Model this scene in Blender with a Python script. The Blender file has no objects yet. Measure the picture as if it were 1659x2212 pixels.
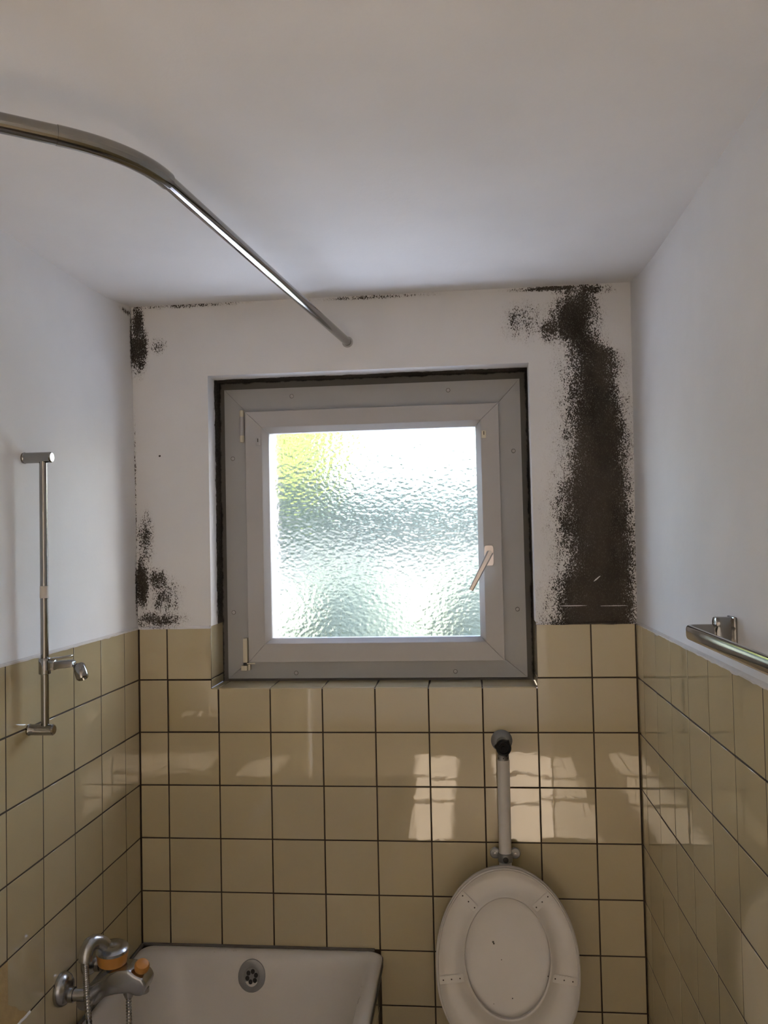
import bpy, bmesh, math, random
from mathutils import Matrix, Vector, noise as mnoise

random.seed(7)
scene = bpy.context.scene
col = scene.collection
PI = math.pi

# ------------------------------------------------------------------ camera
cam_d = bpy.data.cameras.new('camera')
cam = bpy.data.objects.new('camera', cam_d)
col.objects.link(cam)
cam_d.sensor_fit = 'HORIZONTAL'
cam_d.sensor_width = 36.0
cam_d.lens = 36.0 * 1801.153 / 1659.0
cam_d.clip_start = 0.02
R_ = Vector((0.99497008, 0.09783331, -0.02152176))
U_ = Vector((0.02473323, -0.03173238, 0.99919033))
F_ = Vector((-0.09707116, 0.99469679, 0.03399250))
cam.matrix_world = Matrix(((R_.x, U_.x, -F_.x, 0.86533), (R_.y, U_.y, -F_.y, -2.34262),
                           (R_.z, U_.z, -F_.z, 0.38791), (0, 0, 0, 1)))
scene.camera = cam

# ------------------------------------------------------------------ world, sun, exposure
SUN_ELEV = math.radians(40)
world = bpy.data.worlds.new('sky')
scene.world = world
world.use_nodes = True
wn = world.node_tree
for n_ in list(wn.nodes):
    wn.nodes.remove(n_)
sky = wn.nodes.new('ShaderNodeTexSky')
sky.sky_type = 'NISHITA'
sky.sun_disc = False
sky.sun_elevation = SUN_ELEV
sky.sun_rotation = math.radians(90)
sky.air_density = 1.0
sky.dust_density = 3.0
bg = wn.nodes.new('ShaderNodeBackground')
bg.inputs['Strength'].default_value = 2.1
wo = wn.nodes.new('ShaderNodeOutputWorld')
wn.links.new(sky.outputs[0], bg.inputs[0])
wn.links.new(bg.outputs[0], wo.inputs[0])

sun_d = bpy.data.lights.new('sun', 'SUN')
sun_d.energy = 62.0
sun_d.angle = math.radians(0.6)
sun_d.color = (1.0, 0.95, 0.88)
sun = bpy.data.objects.new('sun', sun_d)
sun.rotation_euler = Vector((-math.cos(SUN_ELEV), 0.07, -math.sin(SUN_ELEV))).to_track_quat('-Z', 'Y').to_euler()
sun.location = (12, -2, 10)
col.objects.link(sun)

vs = scene.view_settings
vs.view_transform = 'Standard'
vs.look = 'None'
vs.gamma = 1.0
vs.use_curve_mapping = False
vs.exposure = 0.25
cy = scene.cycles
cy.use_denoising = True
cy.use_guiding = False
cy.max_bounces = 9
cy.diffuse_bounces = 5
cy.glossy_bounces = 4
cy.transmission_bounces = 8
cy.use_adaptive_sampling = True
cy.adaptive_threshold = 0.035
cy.transparent_max_bounces = 12
cy.sample_clamp_indirect = 12.0
cy.blur_glossy = 0.2
cy.caustics_reflective = True
cy.caustics_refractive = True

# ------------------------------------------------------------------ node helpers
def new_mat(name):
    m = bpy.data.materials.new(name)
    m.use_nodes = True
    return m

class NB:
    def __init__(s, mat):
        s.t = mat.node_tree
        s.p = s.t.nodes['Principled BSDF']
    def node(s, kind):
        return s.t.nodes.new(kind)
    def put(s, sock, v):
        if v is None:
            return
        if isinstance(v, bpy.types.NodeSocket):
            s.t.links.new(v, sock)
        else:
            sock.default_value = v
    def m(s, op, a, b=None, c=None, clamp=False):
        n = s.node('ShaderNodeMath'); n.operation = op; n.use_clamp = clamp
        s.put(n.inputs[0], a); s.put(n.inputs[1], b)
        if c is not None: s.put(n.inputs[2], c)
        return n.outputs[0]
    def rng(s, v, a, b, c=0.0, d=1.0):
        n = s.node('ShaderNodeMapRange'); n.interpolation_type = 'SMOOTHSTEP'
        s.put(n.inputs[0], v)
        for i, q in enumerate((a, b, c, d)): n.inputs[i + 1].default_value = q
        return n.outputs[0]
    def mix(s, f, a, b):
        n = s.node('ShaderNodeMix'); n.data_type = 'RGBA'
        s.put(n.inputs[0], f)
        for k, v in ((6, a), (7, b)):
            if isinstance(v, bpy.types.NodeSocket): s.put(n.inputs[k], v)
            else: n.inputs[k].default_value = (*v, 1.0)
        return n.outputs[2]
    def coords(s):
        n = s.node('ShaderNodeTexCoord'); x = s.node('ShaderNodeSeparateXYZ')
        s.t.links.new(n.outputs['Object'], x.inputs[0])
        return n.outputs['Object'], x.outputs[0], x.outputs[1], x.outputs[2]
    def noise(s, vec, scale, detail=3.0, rough=0.55, stretch=None, lac=2.0):
        n = s.node('ShaderNodeTexNoise')
        if stretch:
            mp = s.node('ShaderNodeMapping'); mp.inputs['Scale'].default_value = stretch
            s.t.links.new(vec, mp.inputs[0]); vec = mp.outputs[0]
        s.t.links.new(vec, n.inputs['Vector'])
        n.inputs['Scale'].default_value = scale; n.inputs['Detail'].default_value = detail
        n.inputs['Roughness'].default_value = rough; n.inputs['Lacunarity'].default_value = lac
        return n.outputs[0]
    def bump(s, h, strength, dist):
        b = s.node('ShaderNodeBump'); b.inputs['Strength'].default_value = strength
        b.inputs['Distance'].default_value = dist
        s.t.links.new(h, b.inputs['Height'])
        s.t.links.new(b.outputs[0], s.p.inputs['Normal'])
    def base(s, c): 
        if isinstance(c, bpy.types.NodeSocket): s.t.links.new(c, s.p.inputs['Base Color'])
        else: s.p.inputs['Base Color'].default_value = (*c, 1)
    def set(s, **k):
        for a, v in k.items(): s.p.inputs[a.replace('_', ' ')].default_value = v

def simple(name, c, rough=0.5, metal=0.0, vary=0.06, scale=30.0, bump=0.0, dist=0.0005, spec=0.5):
    m = new_mat(name); b = NB(m)
    v, *_ = b.coords()
    f = b.noise(v, scale)
    b.base(b.mix(f, tuple(x * (1 - vary) for x in c), tuple(min(1, x * (1 + vary)) for x in c)))
    b.set(Roughness=rough, Metallic=metal)
    b.p.inputs['Specular IOR Level'].default_value = spec
    if bump: b.bump(b.noise(v, scale * 4), bump, dist)
    return m

PLASTER = (0.76, 0.75, 0.745)
def fcurve(b, v, pts):
    n = b.node('ShaderNodeFloatCurve'); c = n.mapping.curves[0]
    pts = sorted(pts)
    c.points[0].location = pts[0]; c.points[1].location = pts[-1]
    for q in pts[1:-1]: c.points.new(*q)
    n.mapping.use_clip = False
    n.mapping.update()
    b.put(n.inputs['Value'], v)
    return n.outputs[0]

def ellipses(b, X, Z, L):
    out = None
    for cx, cz, rx, rz, w in L:
        dx = b.m('DIVIDE', b.m('SUBTRACT', X, cx), rx)
        dz = b.m('DIVIDE', b.m('SUBTRACT', Z, cz), rz)
        e = b.m('SUBTRACT', w, b.m('ADD', b.m('MULTIPLY', dx, dx), b.m('MULTIPLY', dz, dz)))
        out = e if out is None else b.m('MAXIMUM', out, e)
    return out

def plaster(name, mold=None):
    m = new_mat(name); b = NB(m)
    v, X, Y, Z = b.coords()
    big = b.noise(v, 3.0, 3)
    c = b.mix(b.rng(big, 0.3, 0.7), tuple(x * 0.97 for x in PLASTER), tuple(x * 1.03 for x in PLASTER))
    h = b.noise(v, 60, 5, 0.6)
    if mold:
        val, fine = mold(b, v, X, Y, Z)
        mask = b.rng(val, 0.0, 0.22)
        tone = b.noise(v, 7, 4, 0.65, (1.0, 1.0, 0.45))
        fle = b.noise(v, 420, 2, 0.6, (1.0, 1.0, 0.55))
        dark = b.mix(b.rng(tone, 0.35, 0.65), (0.026, 0.021, 0.016), (0.066, 0.054, 0.044))
        thin = b.rng(val, 0.2, 2.6, 0.55, 0.12)
        dark = b.mix(b.m('MULTIPLY', b.rng(fle, 0.52, 0.68), thin), dark, (0.26, 0.24, 0.215))
        halo = b.rng(val, -1.3, 0.2, 0.0, 0.30)
        c = b.mix(halo, c, (0.40, 0.37, 0.33))
        c = b.mix(mask, c, dark)
    b.base(c)
    b.set(Roughness=0.85)
    b.p.inputs['Specular IOR Level'].default_value = 0.25
    b.bump(h, 0.35, 0.0012)
    return m

MOLD_R = [(1.085, 1.183, 1.24), (1.047, 1.133, 1.246), (0.998, 1.108, 1.239), (0.964, 1.107, 1.24), (0.923, 1.154, 1.25),
          (0.892, 1.165, 1.292), (0.814, 1.16, 1.295), (0.715, 1.155, 1.31), (0.617, 1.152, 1.315), (0.549, 1.141, 1.317),
          (0.506, 1.128, 1.318), (0.423, 1.125, 1.321), (0.35, 1.133, 1.323), (0.302, 1.132, 1.324), (0.254, 1.106, 1.324),
          (0.196, 1.1, 1.325), (0.157, 1.089, 1.324)]
def mold_back(b, v, X, Y, Z):
    fine = b.noise(v, 330, 3, 0.7, (1.0, 1.0, 0.7))
    mid = b.noise(v, 45, 3, 0.6, (1.0, 1.0, 0.45))
    nz = b.m('ADD', b.m('MULTIPLY', b.m('SUBTRACT', fine, 0.5), 5.5), b.m('MULTIPLY', b.m('SUBTRACT', mid, 0.5), 2.2))
    zn = b.m('DIVIDE', b.m('SUBTRACT', Z, 0.148), 0.95, clamp=True)
    lo = fcurve(b, zn, [((z - 0.148) / 0.95, (l - 0.95) / 0.4) for z, l, r in MOLD_R])
    hi = fcurve(b, zn, [((z - 0.148) / 0.95, (r - 0.95) / 0.4) for z, l, r in MOLD_R])
    xn = b.m('DIVIDE', b.m('SUBTRACT', X, 0.95), 0.4)
    sl = b.m('DIVIDE', b.m('SUBTRACT', xn, lo), 0.105)
    sr = b.m('DIVIDE', b.m('SUBTRACT', hi, xn), 0.070)
    s = b.m('MINIMUM', sl, sr)
    s = b.m('MINIMUM', s, 2.3)
    # thins out towards the ceiling
    s = b.m('SUBTRACT', s, b.rng(Z, 0.99, 1.08, 0.0, 0.5))
    L = [(-0.082, 1.100, 0.045, 0.012, 1.0), (-0.079, 1.031, 0.0165, 0.06, 1.15), (-0.078, 0.964, 0.025, 0.06, 1.25),
         (-0.018, 0.969, 0.024, 0.026, 0.25), (-0.074, 0.276, 0.017, 0.056, 1.6), (-0.029, 0.285, 0.032, 0.032, 0.75),
         (-0.062, 0.402, 0.026, 0.075, 0.35), (-0.025, 0.172, 0.075, 0.024, 0.60), (-0.004, 0.235, 0.046, 0.06, 0.30),
         (-0.091, 0.50, 0.004, 0.28, 0.15), (1.135, 1.082, 0.11, 0.0065, 1.0), (0.62, 1.083, 0.16, 0.0065, 0.25), (1.04, 0.995, 0.06, 0.055, 0.15),
         (1.205, 1.074, 0.075, 0.016, 0.65), (-0.0164, 0.6475, 0.0013, 0.0011, 6.0), (0.08, 1.086, 0.16, 0.008, 0.25),
         (1.118, 0.968, 0.034, 0.034, 0.9)]
    e = ellipses(b, X, Z, L)
    s = b.m('MAXIMUM', s, e)
    # scratches through the mould down to the paint
    u = b.m('ADD', b.m('MULTIPLY', b.m('SUBTRACT', X, 1.212), 0.77), b.m('MULTIPLY', b.m('SUBTRACT', Z, 0.262), 0.64))
    w = b.m('ADD', b.m('MULTIPLY', b.m('SUBTRACT', X, 1.212), -0.64), b.m('MULTIPLY', b.m('SUBTRACT', Z, 0.262), 0.77))
    sc = b.m('MAXIMUM', ellipses(b, u, w, [(0.012, 0.0, 0.016, 0.0022, 1.0)]), ellipses(b, X, Z, [(1.155, 0.1965, 0.045, 0.0014, 1.0), (1.262, 0.195, 0.045, 0.0012, 1.0)]))
    val = b.m('ADD', s, nz)
    return b.m('SUBTRACT', val, b.rng(sc, 0.0, 0.7, 0.0, 3.2)), fine

def mold_left(b, v, X, Y, Z):
    fine = b.noise(v, 170, 4, 0.75, (1.0, 1.0, 0.55))
    nz = b.m('MULTIPLY', b.m('SUBTRACT', fine, 0.5), 4.0)
    e = ellipses(b, Y, Z, [(0.0, 0.26, 0.012, 0.10, 0.6), (0.0, 0.98, 0.014, 0.10, 0.6), (-0.03, 1.065, 0.05, 0.010, 0.4)])
    return b.m('ADD', e, nz), fine

def mold_reveal(b, v, X, Y, Z):
    fine = b.noise(v, 60, 4, 0.65, (0.35, 1.0, 0.35))
    s = b.m('DIVIDE', b.m('SUBTRACT', Y, 0.066), 0.016)
    s = b.m('MINIMUM', s, 1.5)
    return b.m('ADD', s, b.m('MULTIPLY', b.m('SUBTRACT', fine, 0.5), 2.8)), fine

M = {}
M['plaster'] = plaster('plaster')
M['plaster_back'] = plaster('plaster_mouldy', mold_back)
M['plaster_left'] = plaster('plaster_left', mold_left)
M['plaster_reveal'] = plaster('plaster_reveal', mold_reveal)

def tile_mat():
    m = new_mat('glazed_tile'); b = NB(m)
    v, X, Y, Z = b.coords()
    oi = b.node('ShaderNodeObjectInfo')
    base = b.mix(oi.outputs['Random'], (0.465, 0.39, 0.230), (0.52, 0.440, 0.272))
    cl = b.noise(v, 14, 2)
    b.base(b.mix(b.rng(cl, 0.35, 0.7, 0.0, 0.35), base, (0.50, 0.415, 0.240)))
    sm = b.noise(v, 40, 3)
    r = b.rng(sm, 0.35, 0.7, 0.012, 0.035)
    b.t.links.new(r, b.p.inputs['Roughness'])
    b.p.inputs['Specular IOR Level'].default_value = 1.0
    add = b.node('ShaderNodeVectorMath'); add.operation = 'ADD'
    rv = b.node('ShaderNodeVectorMath'); rv.operation = 'SCALE'
    b.t.links.new(oi.outputs['Location'], rv.inputs[0]); rv.inputs['Scale'].default_value = 3.7
    b.t.links.new(v, add.inputs[0]); b.t.links.new(rv.outputs[0], add.inputs[1])
    b.bump(b.noise(add.outputs[0], 24, 2, 0.5), 1.0, 0.00011)
    return m
M['tile'] = tile_mat()
M['grout'] = simple('grout', (0.050, 0.036, 0.022), 0.9, vary=0.25, scale=60, bump=0.4)
M['bed'] = simple('tile_adhesive', (0.42, 0.30, 0.13), 0.9, vary=0.2, scale=40, bump=0.6, dist=0.002)
M['lip'] = simple('plaster_lip', (0.62, 0.59, 0.55), 0.9, vary=0.08, scale=80, bump=0.6, dist=0.001)
M['pvc'] = simple('frame_plastic', (0.415, 0.41, 0.395), 0.42, vary=0.04, scale=9)
M['pvc2'] = simple('sash_plastic', (0.465, 0.445, 0.425), 0.40, vary=0.04, scale=9)
M['ivory'] = simple('aged_plastic', (0.66, 0.60, 0.45), 0.45)
M['chrome'] = simple('chrome', (0.31, 0.30, 0.28), 0.10, 1.0, vary=0.10, scale=18)
M['dull_chrome'] = simple('dull_chrome', (0.27, 0.26, 0.245), 0.28, 1.0, vary=0.15, scale=40)
M['brushed'] = simple('brushed_metal', (0.55, 0.51, 0.475), 0.28, 1.0)
M['plate'] = simple('handle_plate_metal', (0.95, 0.84, 0.77), 0.30, 0.5)
M['white_pipe'] = simple('painted_pipe', (0.56, 0.53, 0.49), 0.40, vary=0.07)
M['black'] = simple('black_plastic', (0.006, 0.006, 0.006), 0.45, vary=0.2, spec=0.15)
M['rubber'] = simple('dark_hole', (0.012, 0.011, 0.010), 0.8)
M['zinc'] = simple('zinc', (0.25, 0.25, 0.245), 0.40, 0.6, vary=0.15)
M['orange'] = simple('orange_plastic', (0.50, 0.22, 0.045), 0.45, vary=0.12)
M['seat'] = simple('seat_plastic', (0.60, 0.56, 0.50), 0.24, vary=0.05, scale=14)
M['ceramic'] = simple('ceramic', (0.66, 0.64, 0.60), 0.10, vary=0.03)
M['tape'] = simple('tape', (0.52, 0.48, 0.42), 0.6)
M['sealant'] = simple('sealant', (0.115, 0.105, 0.088), 0.7, vary=0.25, scale=50)
M['grime'] = simple('grime', (0.06, 0.045, 0.028), 0.9)
M['floor'] = simple('floor_tile', (0.16, 0.14, 0.12), 0.35, vary=0.15, scale=12)
M['hall_floor'] = simple('hall_boards', (0.30, 0.25, 0.20), 0.35, vary=0.15, scale=6)
M['hall_wall'] = simple('hall_paint', (0.80, 0.765, 0.72), 0.9)
M['wood'] = simple('painted_wood', (0.70, 0.66, 0.58), 0.5)
M['outer'] = simple('exterior_render', (0.50, 0.44, 0.47), 0.9)
M['bounce_paving'] = simple('bluish_bounce_paving', (0.31, 0.365, 0.46), 0.9, vary=0.15, scale=3)  # unseen paving, added and tinted to bounce bluish light onto the ceiling
M['lawn'] = simple('lawn', (0.045, 0.075, 0.035), 0.9, vary=0.3, scale=3)
M['mixer'] = simple('mixer_metal', (0.40, 0.40, 0.40), 0.26, 1.0, vary=0.12, scale=30)
M['hedge'] = simple('hedge_leaf', (0.014, 0.032, 0.025), 0.7, vary=0.35, scale=9)
M['shrub'] = simple('shrub_leaf', (0.039, 0.053, 0.038), 0.7, vary=0.30, scale=9)
M['tree'] = simple('tree_leaf', (0.12, 0.145, 0.018), 0.7, vary=0.35, scale=5)
M['bark'] = simple('bark', (0.16, 0.11, 0.07), 0.9)
M['gwall'] = simple('garden_render', (0.085, 0.088, 0.090), 0.9)

def enamel():
    m = new_mat('enamel'); b = NB(m)
    v, X, Y, Z = b.coords()
    f = b.noise(v, 5, 3)
    c = b.mix(f, (0.57, 0.53, 0.475), (0.66, 0.62, 0.56))
    sp = b.noise(v, 55, 4, 0.7)
    reg = ellipses(b, X, Y, [(0.565, -0.22, 0.020, 0.14, 0.5), (0.53, -0.15, 0.05, 0.02, 0.35), (0.25, -0.03, 0.33, 0.02, 0.1)])
    k = b.rng(b.m('ADD', reg, b.m('MULTIPLY', b.m('SUBTRACT', sp, 0.5), 4.0)), 0.55, 0.9, 0.0, 0.75)
    b.base(b.mix(k, c, (0.17, 0.145, 0.085)))
    b.set(Roughness=0.32)
    return m
M['enamel'] = enamel()

NX0_, NX1_, NZ1_ = 0.130, 1.052, 0.876
def strip_mat():
    m = new_mat('mouldy_sealing_strip'); b = NB(m)
    v, X, Y, Z = b.coords()
    f = b.noise(v, 60, 5, 0.7, (0.45, 1, 0.45))
    d = b.m('MINIMUM', b.m('MINIMUM', b.m('SUBTRACT', X, NX0_), b.m('SUBTRACT', NX1_, X)), b.m('SUBTRACT', NZ1_, Z))
    k = b.m('ADD', b.m('DIVIDE', d, 0.006), b.m('MULTIPLY', b.m('SUBTRACT', f, 0.5), 3.0))
    b.base(b.mix(b.rng(k, 0.1, 1.0), (0.010, 0.008, 0.007), (0.115, 0.108, 0.095)))
    b.set(Roughness=0.85)
    return m
M['strip'] = strip_mat()

def glass_mat():
    m = new_mat('patterned_glass'); b = NB(m)
    v, X, Y, Z = b.coords()
    b.base((0.97, 0.985, 0.98))
    b.set(Roughness=0.17, IOR=1.45)
    b.p.inputs['Transmission Weight'].default_value = 1.0
    mp = b.node('ShaderNodeMapping'); mp.inputs['Scale'].default_value = (0.8, 1, 1.15)
    b.t.links.new(v, mp.inputs[0])
    vo = b.node('ShaderNodeTexVoronoi'); vo.feature = 'SMOOTH_F1'
    vo.inputs['Scale'].default_value = 100; vo.inputs['Smoothness'].default_value = 0.7
    b.t.links.new(mp.outputs[0], vo.inputs['Vector'])
    n = b.noise(v, 120, 2)
    h = b.m('ADD', vo.outputs['Distance'], b.m('MULTIPLY', n, 0.5))
    b.bump(h, 0.55, 0.0016)
    return m
M['glass'] = glass_mat()

def clear_mat():
    m = new_mat('clear_glass'); t = m.node_tree
    o = t.nodes['Material Output']; t.nodes.remove(t.nodes['Principled BSDF'])
    a = t.nodes.new('ShaderNodeBsdfTransparent'); g = t.nodes.new('ShaderNodeBsdfGlossy'); g.inputs['Roughness'].default_value = 0.02
    x = t.nodes.new('ShaderNodeMixShader'); x.inputs[0].default_value = 0.06
    t.links.new(a.outputs[0], x.inputs[1]); t.links.new(g.outputs[0], x.inputs[2]); t.links.new(x.outputs[0], o.inputs[0])
    return m
M['clear'] = clear_mat()

# ------------------------------------------------------------------ mesh helpers
def link(name, me, mat=None, parent=None):
    o = bpy.data.objects.new(name, me)
    col.objects.link(o)
    if mat is not None and me is not None and not me.materials:
        me.materials.append(M[mat] if isinstance(mat, str) else mat)
    if parent is not None: o.parent = parent
    return o
def finish(bm, name, mat, parent=None, smooth=True, angle=35):
    bmesh.ops.recalc_face_normals(bm, faces=bm.faces)
    me = bpy.data.meshes.new(name); bm.to_mesh(me); bm.free()
    if smooth:
        for p_ in me.polygons: p_.use_smooth = True
        try: me.set_sharp_from_angle(angle=math.radians(angle))
        except Exception: pass
    return link(name, me, mat, parent)
def raw(name, vs_, fs, mat, parent=None, mats=None, idx=None):
    me = bpy.data.meshes.new(name); me.from_pydata(vs_, [], fs); me.update()
    o = link(name, me, None if mats else mat, parent)
    if mats:
        for q in mats: me.materials.append(M[q])
        for p_, i in zip(me.polygons, idx): p_.material_index = i
    return o
def empty(name, loc=(0, 0, 0)):
    o = bpy.data.objects.new(name, None); col.objects.link(o); o.empty_display_size = 0.05
    o.location = loc
    return o
def tag(o, label=None, cat=None, kind=None, group=None):
    if label: o['label'] = label
    if cat: o['category'] = cat
    if kind: o['kind'] = kind
    if group: o['group'] = group
    return o
def box(bm, x0, x1, y0, y1, z0, z1):
    r = bmesh.ops.create_cube(bm, size=1.0)
    for v in r['verts']:
        v.co = Vector(((x0 + x1) / 2 + v.co.x * (x1 - x0), (y0 + y1) / 2 + v.co.y * (y1 - y0), (z0 + z1) / 2 + v.co.z * (z1 - z0)))
    return r['verts']
def boxobj(name, b6, mat, parent=None, bev=0.0, seg=2):
    bm = bmesh.new(); box(bm, *b6)
    if bev: bmesh.ops.bevel(bm, geom=list(bm.edges), offset=bev, segments=seg, profile=0.5, affect='EDGES')
    return finish(bm, name, mat, parent)
def sweep(bm, pts, prof, up=Vector((0, 0, 1)), cap=True):
    """prof: list of (side, up) offsets, or a function i -> list"""
    pts = [Vector(p) for p in pts]; rings = []
    prev_u = None
    for i, p in enumerate(pts):
        a = pts[max(i - 1, 0)]; c = pts[min(i + 1, len(pts) - 1)]
        t = (c - a).normalized()
        u = prev_u if prev_u is not None else up
        u = (u - t * u.dot(t))
        if u.length < 1e-6: u = t.orthogonal()
        u.normalize(); prev_u = u
        s = t.cross(u)
        pr = prof(i) if callable(prof) else prof
        rings.append([bm.verts.new(p + s * a_ + u * b_) for a_, b_ in pr])
    n = len(rings[0])
    for r0, r1 in zip(rings, rings[1:]):
        for k in range(n):
            bm.faces.new((r0[k], r0[(k + 1) % n], r1[(k + 1) % n], r1[k]))
    if cap:
        bm.faces.new(rings[0]); bm.faces.new(list(reversed(rings[-1])))
def circ(r, n=20, r2=None):
    r2 = r if r2 is None else r2
    return [(r * math.cos(2 * PI * k / n), r2 * math.sin(2 * PI * k / n)) for k in range(n)]
def tube(name, pts, r, mat, parent=None, n=20, up=Vector((0, 0, 1))):
    bm = bmesh.new(); sweep(bm, pts, circ(r, n), up); return finish(bm, name, mat, parent, angle=50)
def lathe(bm, prof, origin, axis, n=28):
    """prof: (distance along axis, radius)"""
    axis = Vector(axis).normalized(); o = Vector(origin)
    a = axis.orthogonal().normalized(); b2 = axis.cross(a)
    rings = []
    for h, r in prof:
        if r < 1e-6: rings.append([bm.verts.new(o + axis * h)])
        else: rings.append([bm.verts.new(o + axis * h + (a * math.cos(2 * PI * k / n) + b2 * math.sin(2 * PI * k / n)) * r) for k in range(n)])
    for r0, r1 in zip(rings, rings[1:]):
        for k in range(n):
            k2 = (k + 1) % n
            if len(r0) == 1 and len(r1) == 1: continue
            if len(r0) == 1: bm.faces.new((r0[0], r1[k], r1[k2]))
            elif len(r1) == 1: bm.faces.new((r0[k], r1[0], r0[k2]))
            else: bm.faces.new((r0[k], r0[k2], r1[k2], r1[k]))
    if len(rings[0]) > 1: bm.faces.new(list(reversed(rings[0])))
    if len(rings[-1]) > 1: bm.faces.new(rings[-1])
def latheobj(name, prof, origin, axis, mat, parent=None, n=28, angle=40):
    bm = bmesh.new(); lathe(bm, prof, origin, axis, n); return finish(bm, name, mat, parent, angle=angle)
def bez(p0, p1, p2, n=10):
    p0, p1, p2 = map(Vector, (p0, p1, p2))
    return [p0 * (1 - t) ** 2 + p1 * 2 * t * (1 - t) + p2 * t * t for t in [i / n for i in range(n + 1)]]
def prism(name, poly, axis, a, b_, mat, parent=None, bev=0.0, seg=2):
    """poly in the two other axes, extruded along axis ('x','y','z') from a to b_"""
    def P(u, v, w): return {'x': (w, u, v), 'y': (u, w, v), 'z': (u, v, w)}[axis]
    bm = bmesh.new()
    A = [bm.verts.new(P(u, v, a)) for u, v in poly]; B = [bm.verts.new(P(u, v, b_)) for u, v in poly]
    n = len(poly)
    bm.faces.new(A); bm.faces.new(list(reversed(B)))
    for k in range(n): bm.faces.new((A[k], A[(k + 1) % n], B[(k + 1) % n], B[k]))
    bmesh.ops.recalc_face_normals(bm, faces=bm.faces)
    if bev: bmesh.ops.bevel(bm, geom=list(bm.edges), offset=bev, segments=seg, profile=0.5, affect='EDGES')
    return finish(bm, name, mat, parent)

# ------------------------------------------------------------------ room dimensions (z = 0 is the first joint under the top tile row)
XL, XR = -0.0847, 1.3214
P = 0.15                     # tile pitch
ZF, ZT = -1.35, 0.147        # floor, top of tiles
YF = -2.50                   # wall behind the camera
NX0, NX1, NZ0, NZ1, ND = 0.130, 1.052, -0.024, 0.876, 0.12   # window niche
PY = 0.004                   # plaster plane of the window wall
PXL0, PXL1 = XL - 0.003, XL - 0.013     # plaster plane left wall, bottom and top (leaning)
PXR0, PXR1 = XR + 0.004, XR + 0.015
CZ0, CZ1 = 1.090, 1.062      # ceiling at the window wall / further in

# ceiling
vsx, fs = [], []
ys = [0.02, -0.02, -0.08, -0.16, -0.28, -0.5, -2.52]
zs = [1.090, 1.087, 1.078, 1.070, 1.064, 1.062, 1.060]
for y, z in zip(ys, zs):
    vsx += [(-0.13, y, z), (1.37, y, z)]
for i in range(len(ys) - 1):
    fs.append((2 * i, 2 * i + 1, 2 * i + 3, 2 * i + 2))
ceil = raw('ceiling', vsx, fs, 'plaster'); tag(ceil, 'white plastered bathroom ceiling', kind='structure')
for p_ in ceil.data.polygons: p_.use_smooth = True

# window wall: plaster with the niche cut out, grout bed below the tile line
def quad_xz(x0, x1, z0, z1, y): return [(x0, y, z0), (x1, y, z0), (x1, y, z1), (x0, y, z1)]
V, Fc, I = [], [], []
def addq(q, i):
    k = len(V); V.extend(q); Fc.append((k, k + 1, k + 2, k + 3)); I.append(i)
addq(quad_xz(-0.12, NX0, ZT, 1.12, PY), 0)
addq(quad_xz(NX1, 1.36, ZT, 1.12, PY), 0)
addq(quad_xz(NX0, NX1, NZ1, 1.12, PY), 0)
addq(quad_xz(-0.12, NX0, ZF, ZT, 0.0012), 1)
addq(quad_xz(NX1, 1.36, ZF, ZT, 0.0012), 1)
addq(quad_xz(NX0, NX1, ZF, NZ0 - 0.004, 0.0012), 1)
wall_back = raw('wall_back', V, Fc, None, mats=['plaster_back', 'grout'], idx=I)
tag(wall_back, 'window wall with black mould stains above beige tiles', kind='structure')

# reveals of the niche
V, Fc, I = [], [], []
addq([(NX0, PY, ZT), (NX0, 0.17, ZT), (NX0, 0.17, NZ1), (NX0, PY, NZ1)], 0)
addq([(NX1, PY, ZT), (NX1, 0.17, ZT), (NX1, 0.17, NZ1), (NX1, PY, NZ1)], 0)
addq([(NX0, PY, NZ1), (NX1, PY, NZ1), (NX1, 0.17, NZ1), (NX0, 0.17, NZ1)], 0)
addq([(NX0 - 0.003, 0.002, NZ0), (NX0 - 0.003, 0.17, NZ0), (NX0 - 0.003, 0.17, ZT), (NX0 - 0.003, 0.002, ZT)], 1)
addq([(NX1 + 0.003, 0.002, NZ0), (NX1 + 0.003, 0.17, NZ0), (NX1 + 0.003, 0.17, ZT), (NX1 + 0.003, 0.002, ZT)], 1)
addq([(NX0 - 0.003, 0.002, NZ0 - 0.003), (NX1 + 0.003, 0.002, NZ0 - 0.003), (NX1 + 0.003, 0.17, NZ0 - 0.003), (NX0 - 0.003, 0.17, NZ0 - 0.003)], 1)
rev = raw('window_reveal', V, Fc, None, wall_back, mats=['plaster_reveal', 'grout'], idx=I)
tag(rev, 'plaster reveal with a black mould line along the frame')

# left and right walls
def side_wall(name, xt, xp0, xp1, mat, label):
    V.clear(); Fc.clear(); I.clear()
    addq([(xp0, 0.02, ZT), (xp0, YF - 0.02, ZT), (xp1, YF - 0.02, 1.12), (xp1, 0.02, 1.12)], 0)
    s = -0.0007 if xt < 0 else 0.0007
    addq([(xt + s, 0.02, ZF), (xt + s, YF - 0.02, ZF), (xt + s, YF - 0.02, ZT), (xt + s, 0.02, ZT)], 1)
    addq([(xt + s, 0.02, ZT), (xt + s, YF - 0.02, ZT), (xp0, YF - 0.02, ZT), (xp0, 0.02, ZT)], 0)
    return tag(raw(name, list(V), list(Fc), None, mats=[mat, 'grout'], idx=list(I)), label, kind='structure')
wall_left = side_wall('wall_left', XL, PXL0, PXL1, 'plaster_left', 'white wall above beige tiles behind the shower rail')
wall_right = side_wall('wall_right', XR, PXR0, PXR1, 'plaster', 'white wall above beige tiles behind the towel bar')

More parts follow.
